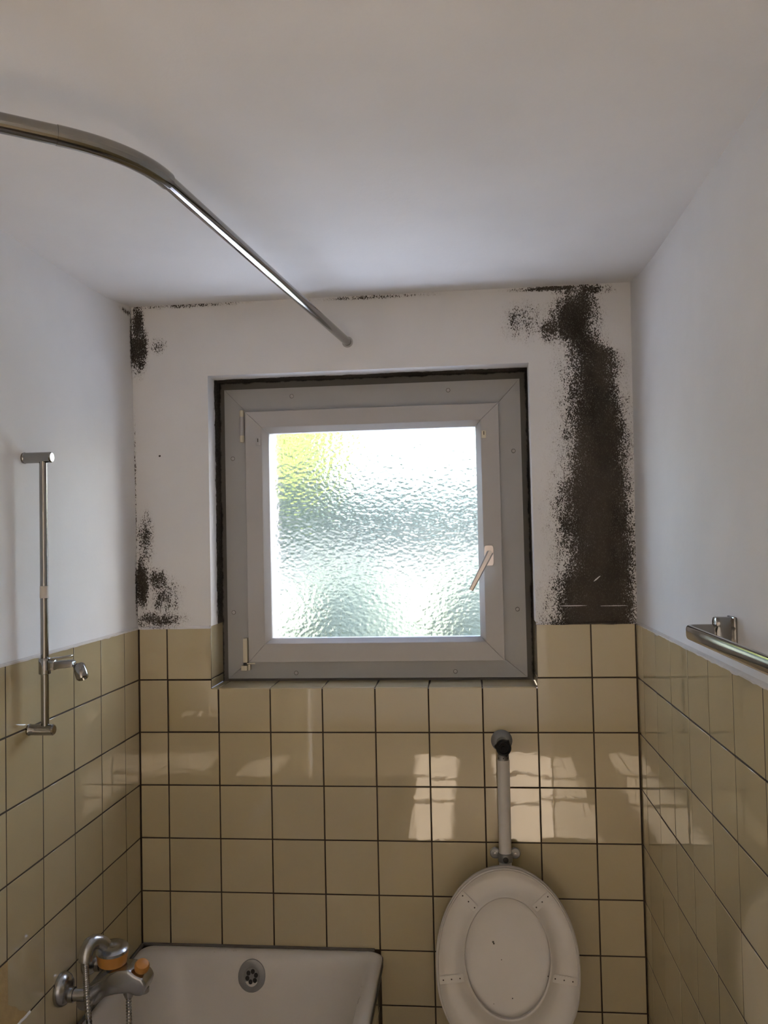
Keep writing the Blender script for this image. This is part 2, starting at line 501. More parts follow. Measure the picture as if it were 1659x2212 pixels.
# ------------------------------------------------------------------ tiles
TILE_CACHE = {}
TT = 0.0055
def tile_mesh(w, h):
    key = (round(w, 4), round(h, 4))
    if key in TILE_CACHE: return TILE_CACHE[key]
    a, b_ = w / 2, h / 2
    rings = [(0.0, -TT), (0.0, -0.0007), (0.0003, -0.0002), (0.0009, 0.0)]
    vs_, fs_ = [], []
    for ins, d in rings:
        vs_ += [(-a + ins, -b_ + ins, d), (a - ins, -b_ + ins, d), (a - ins, b_ - ins, d), (-a + ins, b_ - ins, d)]
    for r in range(len(rings) - 1):
        for k in range(4):
            k2 = (k + 1) % 4
            fs_.append((4 * r + k, 4 * r + k2, 4 * r + 4 + k2, 4 * r + 4 + k))
    n = 4 * (len(rings) - 1)
    fs_.append((n, n + 1, n + 2, n + 3))
    me = bpy.data.meshes.new('tile'); me.from_pydata(vs_, [], fs_); me.update()
    me.materials.append(M['tile'])
    for p_ in me.polygons[:-1]: p_.use_smooth = True
    TILE_CACHE[key] = me
    return me
AX = {'back': (Vector((1, 0, 0)), Vector((0, 0, 1)), Vector((0, -1, 0))),
      'left': (Vector((0, 1, 0)), Vector((0, 0, 1)), Vector((1, 0, 0))),
      'right': (Vector((0, -1, 0)), Vector((0, 0, 1)), Vector((-1, 0, 0))),
      'up': (Vector((1, 0, 0)), Vector((0, 1, 0)), Vector((0, 0, 1)))}
J = 0.0038                   # joint width
def put_tile(side, u0, u1, v0, v1, d, parent, jit=1.0, mesh=None):
    """u,v are world coordinates of the cell edges (joint centre lines); d the plane"""
    U, W, Nn = AX[side]
    w, h = abs(u1 - u0) - J, v1 - v0 - J
    if w < 0.006 or h < 0.006: return None
    me = mesh or tile_mesh(w, h)
    o = bpy.data.objects.new('tile', me); col.objects.link(o); o.parent = parent
    uc, vc = (u0 + u1) / 2, (v0 + v1) / 2
    if side == 'back': c = Vector((uc, d, vc))
    elif side == 'up': c = Vector((uc, vc, d))
    else: c = Vector((d, uc, vc))
    rot = Matrix((U, W, Nn)).transposed().to_4x4()
    t1, t2 = random.gauss(0, 0.0016) * jit, random.gauss(0, 0.0016) * jit
    o.matrix_local = Matrix.Translation(c + Nn * random.uniform(-0.0002, 0.0003) * jit) @ rot @ Matrix.Rotation(t1, 4, 'X') @ Matrix.Rotation(t2, 4, 'Y')
    return o

colx = [XL + 0.0015] + [k * P for k in range(0, 9)] + [XR - 0.0015]
# window wall rows: joints at z = 0, -0.15 ... -1.35
for r in range(-1, 9):
    v1 = ZT + 0.0015 if r == -1 else -r * P
    v0 = -(r + 1) * P
    for i in range(len(colx) - 1):
        u0, u1 = colx[i], colx[i + 1]
        if v1 <= -0.75 + 1e-6 and u1 < 0.61: continue               # behind the tub
        if r == -1:
            if u0 >= 0.14 and u1 <= 1.06: continue                  # window
            if i == 1: u1 = NX0 + 0.001
            if u0 > 1.0 and u0 < 1.1: u0 = NX1 - 0.001
        if r == 0 and 0.14 <= u0 and u1 <= 1.06: v1_ = NZ0 - 0.0005
        else: v1_ = v1
        if r == 0 and i == 1:                                       # notched tile at the niche corner
            a = 0.001 + J / 2
            poly = [(u0 + a, v0 + a), (u1 - a, v0 + a), (u1 - a, NZ0 - a), (NX0 - a + 0.001, NZ0 - a), (NX0 - a + 0.001, v1 - a), (u0 + a, v1 - a)]
            prism('tile', poly, 'y', 0.0, TT, 'tile', wall_back, 0.001, 2)
            continue
        put_tile('back', u0, u1, v0, v1_, 0.0, wall_back)
# reveal and sill tiles
xs = [NX0] + [k * P for k in range(1, 8)] + [NX1]
for a, b_ in zip(xs, xs[1:]):
    put_tile('up', a, b_, 0.0, ND, NZ0, wall_back, 0.5)
for side, d in (('left', NX0), ('right', NX1)):
    for z0, z1 in ((NZ0, 0.001), (0.001, ZT + 0.008)):
        put_tile(side, 0.0, ND, z0, z1, d, wall_back, 0.5)
# side walls
yl = [-0.0015] + [-(0.1007 + P * k) for k in range(0, 17)]
yr = [-0.0015] + [-(0.0757 + P * k) for k in range(0, 17)]
CH = [(-0.7007, -0.45), (-0.5507, -0.45), (-0.5507, -0.60), (-0.622, -0.60), (-0.640, -0.585), (-0.655, -0.578), (-0.672, -0.560), (-0.690, -0.549), (-0.7007, -0.540)]
for r in range(-1, 9):
    v1 = ZT + 0.0015 if r == -1 else -r * P
    v0 = -(r + 1) * P
    for a, b_ in zip(yl, yl[1:]):
        if v1 <= -0.75 + 1e-6 and a > -1.7: continue
        b2 = max(b_, YF)
        if a - b2 < 0.01: continue
        if r == 3 and abs(b_ + 0.7007) < 1e-3:                       # tile with a broken corner
            cx_, cz_ = -0.6257, -0.525
            poly = [(cx_ + (y - cx_) * 0.98, cz_ + (z - cz_) * 0.98) for y, z in CH]
            prism('tile', poly, 'x', XL - TT, XL, 'tile', wall_left, 0.0008, 1)
            continue
        if r == 3 and abs(a + 0.7007) < 1e-3: continue               # missing tile
        put_tile('left', b2, a, v0, v1, XL, wall_left)
    for a, b_ in zip(yr, yr[1:]):
        b2 = max(b_, YF)
        if a - b2 < 0.01: continue
        put_tile('right', a, b2, v0, v1, XR, wall_right)
# tile adhesive bared by the missing tile
bm = bmesh.new()
n = 14
grid = [[bm.verts.new((XL - 0.0002 + 0.0003 * mnoise.noise(Vector((i * 0.6, j * 0.6, 3.1))), -0.845 + 0.232 * i / n, -0.597 + 0.145 * j / n)) for j in range(n + 1)] for i in range(n + 1)]
for i in range(n):
    for j in range(n):
        bm.faces.new((grid[i][j], grid[i + 1][j], grid[i + 1][j + 1], grid[i][j + 1]))
o = finish(bm, 'tile_adhesive', 'bed', wall_left); tag(o, 'ochre adhesive bared by a missing tile')
# white mortar ridge under the broken corner
pts = [(XL - 0.0005, -0.615 - 0.009 * k, -0.600 + 0.0025 * mnoise.noise(Vector((k * 0.9, 0, 0)))) for k in range(14)]
bm = bmesh.new(); sweep(bm, pts, circ(0.0035, 8)); finish(bm, 'mortar_ridge', 'lip', wall_left)

# ragged plaster lip over the top edge of the tiles
def lip(name, fn, length, parent, seed, amp=0.004, mat='lip'):
    bm = bmesh.new(); nseg = max(6, int(length / 0.012)); A = []
    for k in range(nseg + 1):
        t = k / nseg
        e = -0.002 - amp * max(0, mnoise.noise(Vector((t * length * 22, seed, 0)))) - 0.4 * amp * max(0, mnoise.noise(Vector((t * length * 90, seed, 5))))
        A.append([bm.verts.new(fn(t, ZT + 0.006, 0.004)), bm.verts.new(fn(t, ZT + 0.002, -0.0016)), bm.verts.new(fn(t, ZT + e * 0.6, -0.0016)), bm.verts.new(fn(t, ZT + e, 0.0015))])
    for a, b_ in zip(A, A[1:]):
        for q in range(3): bm.faces.new((a[q], b_[q], b_[q + 1], a[q + 1]))
    return finish(bm, name, mat, parent)
lip('plaster_edge', lambda t, z, d: (XL + (NX0 - XL) * t, d, z), NX0 - XL, wall_back, 1.0, 0.003, 'plaster_back')
lip('plaster_edge', lambda t, z, d: (NX1 + (XR - NX1) * t, d, z), XR - NX1, wall_back, 2.0, 0.003, 'plaster_back')
lip('plaster_edge', lambda t, z, d: (XL - d, YF * t, z), 2.5, wall_left, 3.0, 0.005)
lip('plaster_edge', lambda t, z, d: (XR + d, YF * t, z), 2.5, wall_right, 4.0, 0.009)

# floor of the bathroom
tag(raw('floor', [(XL - 0.05, 0.02, ZF), (XR + 0.05, 0.02, ZF), (XR + 0.05, YF - 0.1, ZF), (XL - 0.05, YF - 0.1, ZF)], [(0, 1, 2, 3)], 'floor'), 'brown bathroom floor', kind='structure')

# ------------------------------------------------------------------ window
win = empty('window_1', (0.59, 0.12, -0.02)); tag(win, 'small white plastic window with patterned glass above the tiles', kind='structure')
def wpart(o):
    o.parent = win; o.matrix_parent_inverse = Matrix.Translation(-Vector((0.59, 0.12, -0.02)))
    return o
FX0, FX1, FZ0, FZ1 = 0.1445, 1.034, -0.0175, 0.855
SX0, SX1, SZ0, SZ1 = 0.2135, 0.968, 0.034, 0.782
GX0, GX1, GZ0, GZ1 = 0.2825, 0.9005, 0.103, 0.716
BX0, BX1, BZ0, BZ1 = 0.264, 0.916, 0.088, 0.734
def mitred(name, o4, i4, y0, y1, mat, gap=0.0004, slope=0.0, bev=0.0015):
    """four mitred members between outer and inner rectangle; front face at y0 (inner edge pushed back by slope)"""
    ox0, ox1, oz0, oz1 = o4; ix0, ix1, iz0, iz1 = i4
    O = [(ox0, oz0), (ox1, oz0), (ox1, oz1), (ox0, oz1)]; In = [(ix0, iz0), (ix1, iz0), (ix1, iz1), (ix0, iz1)]
    out = []
    for k in range(4):
        k2 = (k + 1) % 4
        c = Vector((O[k2][0] - O[k][0], O[k2][1] - O[k][1])).normalized() * gap
        fr = [(O[k], y0, 1), (O[k2], y0, -1), (In[k2], y0 + slope, -1), (In[k], y0 + slope, 1)]
        bm = bmesh.new()
        A = [bm.verts.new((q[0] + s * c.x, y, q[1] + s * c.y)) for q, y, s in fr]
        B = [bm.verts.new((q[0] + s * c.x, y1, q[1] + s * c.y)) for q, y, s in fr]
        bm.faces.new(A); bm.faces.new(list(reversed(B)))
        for j in range(4): bm.faces.new((A[j], A[(j + 1) % 4], B[(j + 1) % 4], B[j]))
        bmesh.ops.recalc_face_normals(bm, faces=bm.faces)
        fe = [e for e in bm.edges if e.verts[0] in A and e.verts[1] in A]
        if bev: bmesh.ops.bevel(bm, geom=[fe[0], fe[2]] + [fe[1], fe[3]], offset=bev * 0.4, segments=1, affect='EDGES')
        out.append(wpart(finish(bm, name, mat, None)))
    return out
mitred('frame_rail', (FX0, FX1, FZ0, FZ1), (0.225, 0.957, 0.045, 0.772), 0.12, 0.185, 'pvc')
mitred('sash_rail', (SX0, SX1, SZ0, SZ1), (BX0, BX1, BZ0, BZ1), 0.0985, 0.165, 'pvc2')
mitred('glazing_bead', (BX0, BX1, BZ0, BZ1), (GX0, GX1, GZ0, GZ1), 0.0995, 0.132, 'pvc2', slope=0.012)
mitred('outer_bead', (BX0, BX1, BZ0, BZ1), (GX0 - 0.004, GX1 + 0.004, GZ0 - 0.004, GZ1 + 0.004), 0.1395, 0.165, 'pvc2')
pane = wpart(boxobj('glass_pane', (BX0 + 0.004, BX1 - 0.004, 0.1325, 0.139, BZ0 + 0.004, BZ1 - 0.004), 'glass'))
tag(pane, 'patterned obscure glass pane')
# grimy sealing strip round the frame
V, Fc, I = [], [], []
ys_ = 0.1185
e = 0.002
addq(quad_xz(NX0 - e, FX0 + 0.001, NZ0, NZ1 + e, ys_), 0); addq(quad_xz(FX1 - 0.001, NX1 + e, NZ0, NZ1 + e, ys_), 0); addq(quad_xz(NX0 - e, NX1 + e, FZ1 - 0.001, NZ1 + e, ys_ + 0.0004), 0)
addq(quad_xz(NX0 - e, NX1 + e, NZ0 - e, FZ0 + 0.001, ys_ + 0.0025), 0)
o = wpart(raw('sealing_strip', V, Fc, 'strip')); tag(o, 'grey sealing strip spotted with black mould')
# screw caps
for x, z in ((0.3528, 0.8281), (0.8235, 0.8279), (0.1685, 0.6448), (0.1641, 0.1808), (1.0099, 0.6418), (1.0096, 0.1792), (0.3518, -0.0074 + 0.006), (0.825, 0.0)):
    wpart(latheobj('screw_ring', [(0, 0.0062), (0.0004, 0.0062)], (x, 0.1199, z), (0, -1, 0), 'grime', None, 20))
    wpart(latheobj('screw_cap', [(0, 0.0052), (0.0012, 0.0050), (0.0020, 0.0036), (0.0023, 0)], (x, 0.1196, z), (0, -1, 0), 'pvc2', None, 20))
# hinges
hx = 0.2005
h1 = wpart(latheobj('hinge', [(0, 0.0062), (0.057, 0.0062)], (hx, 0.1110, 0.7125), (0, 0, 1), 'pvc2', None, 20)); tag(h1, 'white hinge barrel with ivory caps')
for z0, z1, top in ((0.768, 0.788, True), (0.690, 0.7115, False)):
    pr = [(0, 0.0068), (0.016, 0.0070), (0.0195, 0.0055), (0.0205, 0)] if top else [(0, 0), (0.001, 0.0055), (0.0045, 0.0070), (0.021, 0.0068)]
    c = latheobj('hinge_cap', pr, (hx, 0.1110, z0 + 0.0015), (0, 0, 1), 'ivory', None, 20); c.parent = h1
h2 = wpart(boxobj('corner_hinge', (0.1965, 0.2095, 0.098, 0.1195, 0.033, 0.105), 'ivory', None, 0.0015)); tag(h2, 'ivory lower corner hinge')
for nm, b6, mt in (('hinge_bearing', (0.1905, 0.2085, 0.096, 0.120, 0.0095, 0.0240), 'ivory'), ('hinge_bearing_end', (0.2100, 0.2165, 0.100, 0.120, 0.0095, 0.0275), 'ivory'),
                   ('hinge_pin', (0.1965, 0.2075, 0.100, 0.119, 0.0240, 0.0325), 'rubber'), ('hinge_arm', (0.2080, 0.2330, 0.0965, 0.0985, 0.0285, 0.0325), 'ivory')):
    c = boxobj(nm, b6, mt, None, 0.0012); c.parent = h2
# drain caps on the sash
for x, z in ((0.2525, 0.692), (0.9245, 0.691)):
    c = wpart(boxobj('sash_cap', (x - 0.0065, x + 0.0065, 0.0955, 0.099, z - 0.011, z + 0.011), 'pvc2' if x < 0.5 else 'ivory', None, 0.001))
    d = boxobj('cap_slot', (x - 0.0012, x + 0.0012, 0.0950, 0.097, z - 0.002, z + 0.0085), 'grime'); d.parent = c
# handle
bm = bmesh.new()
w0, hh = 0.0135, 0.0295
poly = []
for k in range(32):
    a = 2 * PI * k / 32
    ca, sa = math.cos(a), math.sin(a)
    poly.append((0.9305 + w0 * math.copysign(abs(ca) ** 0.35, ca), 0.3375 + hh * math.copysign(abs(sa) ** 0.35, sa)))
hp = wpart(prism('handle_plate', poly, 'y', 0.090, 0.099, 'plate', None, 0.0010, 1)); tag(hp, 'pale metal handle plate')
hk = latheobj('handle_neck', [(0, 0.0095), (0.022, 0.0085)], (0.9305, 0.090, 0.3425), (0, -1, 0), 'brushed'); hk.parent = hp
bm = bmesh.new()
a0, a1 = Vector((0.9335, 0.066, 0.3475)), Vector((0.876, 0.062, 0.2405))
def lever(i):
    k = i / 8
    w, h = 0.0092 * (1 - k) + 0.0062 * k, 0.0075 * (1 - k) + 0.0040 * k
    return [(-w, -h), (w, -h), (w, h * 0.6), (w * 0.6, h), (-w * 0.6, h), (-w, h * 0.6)]
sweep(bm, [a0.lerp(a1, i / 8) + Vector((0, -0.004 * math.sin(PI * i / 8), 0)) for i in range(9)], lever, Vector((0, -1, 0)))
hl = finish(bm, 'handle_lever', 'brushed', None, True, 25); hl.parent = hp
tag(hl, 'brushed metal lever turned down to the side')

# exterior wall round the window (with an unseen upper storey added to shade the garden)
V, Fc, I = [], [], []
EX0, EX1, EZ0, EZ1 = 0.245, 0.985, 0.03, 0.80
E0, E1 = 0.186, 0.36
for y in (E0, E1):
    addq(quad_xz(-3, EX0, ZF, 4.6, y), 0); addq(quad_xz(EX1, 3.1, ZF, 4.6, y), 0); addq(quad_xz(EX0, EX1, ZF, EZ0, y), 0); addq(quad_xz(EX0, EX1, EZ1, 4.6, y), 0)
addq([(EX0, E0, EZ0), (EX0, E1, EZ0), (EX0, E1, EZ1), (EX0, E0, EZ1)], 0); addq([(EX1, E0, EZ0), (EX1, E1, EZ0), (EX1, E1, EZ1), (EX1, E0, EZ1)], 0)
addq([(EX0, E0, EZ1), (EX1, E0, EZ1), (EX1, E1, EZ1), (EX0, E1, EZ1)], 0); addq([(EX0, E0, EZ0), (EX1, E0, EZ0), (EX1, E1, EZ0), (EX0, E1, EZ0)], 0)
tag(raw('wall_exterior', V, Fc, 'outer'), 'pale outside wall around the window, with height added for shade', kind='structure')

# ------------------------------------------------------------------ sunny room that the bathroom opens to, behind the camera
HX0, HX1, HY0, HY1 = -1.3, 3.0, YF - 0.1, -5.6
DX0, DX1, DZ = XL, XR, 1.00  # unseen opening, widened to the full room to light ceiling and side walls
V, Fc, I = [], [], []
for y in (YF, HY0): addq(quad_xz(DX0 - 0.05, DX1 + 0.05, DZ, 1.12, y), 0)
addq([(DX0 - 0.05, YF, DZ), (DX0 - 0.05, HY0, DZ), (DX1 + 0.05, HY0, DZ), (DX1 + 0.05, YF, DZ)], 0)
addq(quad_xz(HX0, DX0, ZF, 1.12, HY0), 0); addq(quad_xz(DX1, HX1, ZF, 1.12, HY0), 0)
addq([(DX0, YF, ZF), (DX0, HY0, ZF), (DX0, HY0, DZ), (DX0, YF, DZ)], 0)
addq([(DX1, YF, ZF), (DX1, HY0, ZF), (DX1, HY0, DZ), (DX1, YF, DZ)], 0)
tag(raw('wall_front', V, Fc, 'hall_wall'), 'white wall behind the camera, its doorway opened full width for light', kind='structure')
tag(raw('floor_hall', [(HX0, HY0 + 0.1, ZF + 0.001), (HX1, HY0 + 0.1, ZF + 0.001), (HX1, HY1, ZF + 0.001), (HX0, HY1, ZF + 0.001)], [(0, 1, 2, 3)], 'hall_floor'), 'pale wooden floor of the room behind the camera', kind='structure')
tag(raw('ceiling_hall', [(HX0 - 0.1, HY0 + 0.1, 1.10), (HX1 + 0.1, HY0 + 0.1, 1.10), (HX1 + 0.1, HY1 - 0.1, 1.10), (HX0 - 0.1, HY1 - 0.1, 1.10)], [(0, 1, 2, 3)], 'hall_wall'), 'white ceiling of the room behind the camera', kind='structure')
V, Fc, I = [], [], []
def quad_yz(y0, y1, z0, z1, x): return [(x, y0, z0), (x, y1, z0), (x, y1, z1), (x, y0, z1)]
addq(quad_yz(HY0, HY1, ZF, 1.12, HX0), 0)
addq(quad_xz(HX0, HX1, ZF, 1.12, HY1), 0)
WY0, WY1, WZ0, WZ1 = -2.70, -4.66, ZF + 0.85, ZF + 2.20
addq(quad_yz(HY0, WY0, ZF, 1.12, HX1), 0); addq(quad_yz(WY1, HY1, ZF, 1.12, HX1), 0); addq(quad_yz(WY0, WY1, ZF, WZ0, HX1), 0); addq(quad_yz(WY0, WY1, WZ1, 1.12, HX1), 0)
tag(raw('wall_hall', V, Fc, 'hall_wall'), 'white walls of the sunny room behind the camera', kind='structure')
gd = empty('window_2', (HX1, -3.7, WZ0)); tag(gd, 'wide casement window of the room behind the camera', kind='structure')
def gpart(o):
    o.parent = gd; o.matrix_parent_inverse = Matrix.Translation(-Vector((HX1, -3.7, WZ0))); return o
posts = [WY0, -3.46, -4.05, WY1]
for y in posts: gpart(boxobj('casement_post', (HX1 - 0.03, HX1 + 0.03, y - 0.035, y + 0.035, WZ0, WZ1), 'wood', None, 0.004))
for z, hw in ((WZ0, 0.04), (ZF + 1.78, 0.10), (WZ1, 0.04)):
    for y1, y0 in zip(posts, posts[1:]): gpart(boxobj('casement_rail', (HX1 - 0.028, HX1 + 0.028, y0 + 0.035, y1 - 0.035, z - hw, z + hw), 'wood', None, 0.004))
for y1, y0 in zip(posts, posts[1:]):
    gpart(boxobj('casement_pane', (HX1 - 0.003, HX1 + 0.003, y0 + 0.03, y1 - 0.03, WZ0 + 0.03, WZ1 - 0.03), 'clear'))

# ------------------------------------------------------------------ bathtub
tub = empty('bathtub', (0.26, -0.85, ZF)); tag(tub, 'white enamelled bathtub along the tiled wall under the shower rail', 'bathtub')
def under(root):
    inv = Matrix.Translation(-root.location)
    def f(o, parent=None):
        o.parent = parent or root
        if parent is None: o.matrix_parent_inverse = inv      # parts sit in world coordinates
        return o
    return f
tp = under(tub)
def rrect(x0, x1, y0, y1, r, z, n=7):
    pts = []
    for cx, cy_, a0 in ((x1 - r, y1 - r, 0), (x0 + r, y1 - r, 90), (x0 + r, y0 + r, 180), (x1 - r, y0 + r, 270)):
        for k in range(n + 1):
            a = math.radians(a0 + 90 * k / n)
            pts.append((cx + r * math.cos(a), cy_ + r * math.sin(a), z))
    return pts
TX0, TX1, TY0, TY1 = XL + 0.004, 0.610, -1.70, -0.004
ZR = -0.748
bm = bmesh.new()
rings = []
for ins, z, r in ((0.004, ZR - 0.040, 0.030), (0.0, ZR - 0.018, 0.032), (0.001, ZR - 0.006, 0.033), (0.007, ZR, 0.036), (0.020, ZR + 0.001, 0.045), (0.032, ZR - 0.003, 0.060),
                  (0.043, ZR - 0.016, 0.085), (0.052, ZR - 0.05, 0.11), (0.075, ZR - 0.28, 0.13), (0.10, ZR - 0.36, 0.14), (0.15, ZR - 0.40, 0.15)):
    ex = 0.0 if z > ZR - 0.06 else 0.10 * (ZR - 0.05 - z) / 0.35      # the head end slopes more
    rings.append([bm.verts.new(p) for p in rrect(TX0 + ins, TX1 - ins, TY0 + ins + ex * 3, TY1 - ins - ex * 0.6, r, z)])
nr = len(rings[0])
for a, b_ in zip(rings, rings[1:]):
    for k in range(nr): bm.faces.new((a[k], a[(k + 1) % nr], b_[(k + 1) % nr], b_[k]))
bm.faces.new(rings[-1])
body = tp(finish(bm, 'tub_body', 'enamel', None, True, 60))
# dark skirt edge and sealant bead
bm = bmesh.new(); pr = rrect(TX0 - 0.0005, TX1 + 0.0015, TY0, TY1 + 0.001, 0.033, ZR - 0.030)
a = [bm.verts.new(p) for p in pr]; b_ = [bm.verts.new((p[0], p[1], ZR - 0.009)) for p in pr]
for k in range(nr): bm.faces.new((a[k], a[(k + 1) % nr], b_[(k + 1) % nr], b_[k]))
tp(finish(bm, 'rim_edge', 'sealant', None))
bm = bmesh.new(); sweep(bm, [(0.585, -0.003, ZR - 0.001), (0.3, -0.003, ZR), (XL + 0.006, -0.004, ZR), (XL + 0.0052, -0.007, ZR), (XL + 0.0050, -0.8, ZR), (XL + 0.0050, -1.69, ZR)], circ(0.0048, 8))
tp(finish(bm, 'sealant_bead', 'sealant', None))
# overflow rosette
oc = Vector((0.2495, -0.0555, -0.803)); on = Vector((0, -0.985, 0.17)).normalized()
ou = Vector((0, 0.17, 0.985)).normalized()
def oval_disc(name, prof, mat, c=oc, ax=1.16, n=32):
    bm = bmesh.new(); rings = []
    for h, r in prof:
        rings.append([bm.verts.new(c + on * h + Vector((1, 0, 0)) * (r * math.cos(2 * PI * k / n)) + ou * (r * ax * math.sin(2 * PI * k / n))) for k in range(n)])
    for r0, r1 in zip(rings, rings[1:]):
        for k in range(n): bm.faces.new((r0[k], r0[(k + 1) % n], r1[(k + 1) % n], r1[k]))
    bm.faces.new(rings[-1]); return finish(bm, name, mat, None, True, 40)
ov = tp(oval_disc('overflow_rosette', [(0.0, 0.0385), (0.0035, 0.038), (0.0055, 0.034), (0.0048, 0.022), (0.003, 0.0205), (0.0028, 0.0)], 'zinc')); tag(ov, 'grey overflow rosette with petal holes')
for k in range(6):
    a = 2 * PI * k / 6 + 0.3
    c = oc + Vector((1, 0, 0)) * 0.0125 * math.cos(a) + ou * 0.0135 * math.sin(a)
    tp(oval_disc('overflow_hole', [(0.002, 0.0058), (0.0036, 0.0056), (0.0037, 0.0)], 'rubber', c, 1.15, 14), ov)
tp(oval_disc('overflow_screw', [(0.002, 0.0048), (0.0052, 0.0042), (0.0056, 0.0)], 'zinc', oc, 1.0, 14), ov)

# tiled side panel below the tub rim
pan = boxobj('tub_panel', (0.560, 0.5905, -1.70, -0.002, ZF, ZR - 0.042), 'grout'); tag(pan, 'tiled side panel under the bathtub rim', 'panel')
yp = [-0.004] + [-(0.05 + P * k) for k in range(0, 12)]
for r in range(5, 9):
    v1 = ZR - 0.042 if r == 5 else -r * P
    for a, b_ in zip(yp, yp[1:]):
        put_tile('left', max(b_, -1.70), a, -(r + 1) * P, v1, 0.596, pan)

# ------------------------------------------------------------------ bath mixer
mx = empty('bath_mixer', (XL, -0.43, -0.66)); tag(mx, 'grey chrome bath mixer with orange knobs on the tiled wall', 'faucet')
xp = under(mx)
for y in (-0.482, -0.345):
    ro = xp(latheobj('wall_rosette', [(0, 0.0355), (0.004, 0.0370), (0.010, 0.0362), (0.017, 0.0325), (0.022, 0.0265), (0.0245, 0.019), (0.0255, 0.010), (0.0255, 0)], (XL, y, -0.622), (1, 0, 0), 'mixer'))
    xp(latheobj('connector', [(0.018, 0.0165), (0.034, 0.0165), (0.035, 0.0135), (0.062, 0.0135)], (XL, y, -0.634), (1, 0, 0), 'mixer', None, 20))
bodyp = [(-0.0406, -0.6437), (-0.0432, -0.6714), (-0.0149, -0.6706), (0.0112, -0.6506), (0.0382, -0.6434), (0.0696, -0.6404), (0.0829, -0.6463), (0.1007, -0.6458),
         (0.11, -0.6212), (0.1012, -0.6055), (0.0812, -0.5976), (0.0679, -0.5874), (0.0388, -0.5882), (0.0196, -0.5951), (0.0049, -0.6083), (-0.0178, -0.6217), (-0.0314, -0.6285)]
mb = xp(prism('mixer_body', bodyp, 'y', -0.462, -0.402, 'mixer', None, 0.007, 3))
xp(tube('crossbar', [(-0.026, -0.490, -0.648), (-0.026, -0.335, -0.648)], 0.017, 'mixer'))
kn = xp(latheobj('mixer_knob', [(0, 0.022), (0.006, 0.033), (0.030, 0.0365), (0.034, 0.036)], (0.0175, -0.43, -0.589), (0.05, -0.10, 1), 'orange', None, 28)); tag(kn, 'orange skirt of the mixer knob')
kc = latheobj('knob_cap', [(0.034, 0.037), (0.040, 0.0365), (0.044, 0.031), (0.0455, 0.010), (0.043, 0.006), (0.043, 0)], (0.0175, -0.43, -0.589), (0.05, -0.10, 1), 'mixer'); xp(kc, kn); tag(kc, 'grey disc cap')
ks = latheobj('knob_socket', [(-0.012, 0.018), (0.002, 0.020)], (0.0175, -0.43, -0.589), (0.05, -0.10, 1), 'mixer'); xp(ks, kn)
dk = xp(latheobj('diverter_knob', [(-0.006, 0.008), (0.0, 0.012), (0.006, 0.0165), (0.016, 0.0172), (0.022, 0.014), (0.025, 0.006), (0.0255, 0)], (0.090, -0.437, -0.597), (0.25, -0.35, 0.75), 'orange')); tag(dk, 'round orange diverter knob')
xp(latheobj('outlet', [(0, 0.0125), (0.016, 0.0120), (0.024, 0.009)], (0.0560, -0.43, -0.640), (0, 0, -1), 'mixer'))
xp(latheobj('spout', [(0, 0.013), (0.010, 0.013), (0.012, 0.011)], (0.092, -0.43, -0.640), (0, 0, -1), 'mixer'))
# hose elbow
el = [(0.0146, -0.458, -0.5339), (0.008, -0.463, -0.5245), (0.0010, -0.468, -0.5195), (-0.0050, -0.478, -0.5160), (-0.0095, -0.488, -0.5170), (-0.0120, -0.497, -0.5230), (-0.0133, -0.503, -0.5345), (-0.0133, -0.505, -0.5472)]
bm = bmesh.new(); sweep(bm, el, lambda i: circ(0.0145 + 0.002 * math.sin(PI * i / 7), 18)); xp(finish(bm, 'hose_elbow', 'mixer', None, True, 50))
# hose: a ribbed loop hanging into the tub
ctrl = [(-0.0133, -0.505, -0.5442), (-0.0114, -0.5055, -0.5808), (-0.0095, -0.506, -0.6227), (-0.0040, -0.505, -0.6880), (0.002, -0.485, -0.79), (0.010, -0.445, -0.90), (0.033, -0.437, -0.955),
        (0.053, -0.432, -0.90), (0.0575, -0.43, -0.80), (0.0563, -0.43, -0.7255), (0.0558, -0.43, -0.6650)]
def catmull(C, n):
    C = [Vector(c) for c in C]; C = [C[0] * 2 - C[1]] + C + [C[-1] * 2 - C[-2]]; out = []
    for i in range(1, len(C) - 2):
        for k in range(n):
            t = k / n
            out.append(0.5 * ((2 * C[i]) + (C[i + 1] - C[i - 1]) * t + (2 * C[i - 1] - 5 * C[i] + 4 * C[i + 1] - C[i + 2]) * t * t + (3 * C[i] - C[i - 1] - 3 * C[i + 1] + C[i + 2]) * t ** 3))
    out.append(C[-2]); return out
hp_ = catmull(ctrl, 34)
bm = bmesh.new(); sweep(bm, hp_, lambda i: circ(0.0068 if (i // 2) % 2 else 0.0058, 12))
hose = finish(bm, 'shower_hose', 'mixer', None, True, 80); tag(hose, 'ribbed metal shower hose looping down from the bath mixer', 'hose')

# ------------------------------------------------------------------ shower rail
YS = -0.613
sr = empty('shower_rail', (XL, YS, 0.0)); tag(sr, 'chrome vertical shower rail with a sliding holder on the white wall', 'shower rail')
sp = under(sr)
sp(tube('rail_rod', [(-0.0465, YS, -0.002), (-0.0465, YS, 0.584)], 0.0083, 'chrome', None, 24, Vector((1, 0, 0))))
for z, xw in ((-0.004, XL), (0.584, -0.092)):
    sp(latheobj('rail_bracket', [(0, 0.0118), (0.004, 0.0128), (0.006, 0.0118), (-0.026 - xw - 0.003, 0.0118), (-0.026 - xw, 0.0095)], (xw, YS, z), (1, 0, 0), 'chrome', None, 24, 30))
sl = sp(latheobj('slider', [(0, 0.0115), (0.001, 0.0125), (0.033, 0.0125), (0.0345, 0.0115)], (-0.0465, YS, 0.1155), (0, 0, 1), 'chrome', None, 24)); tag(sl, 'chrome sliding collar')
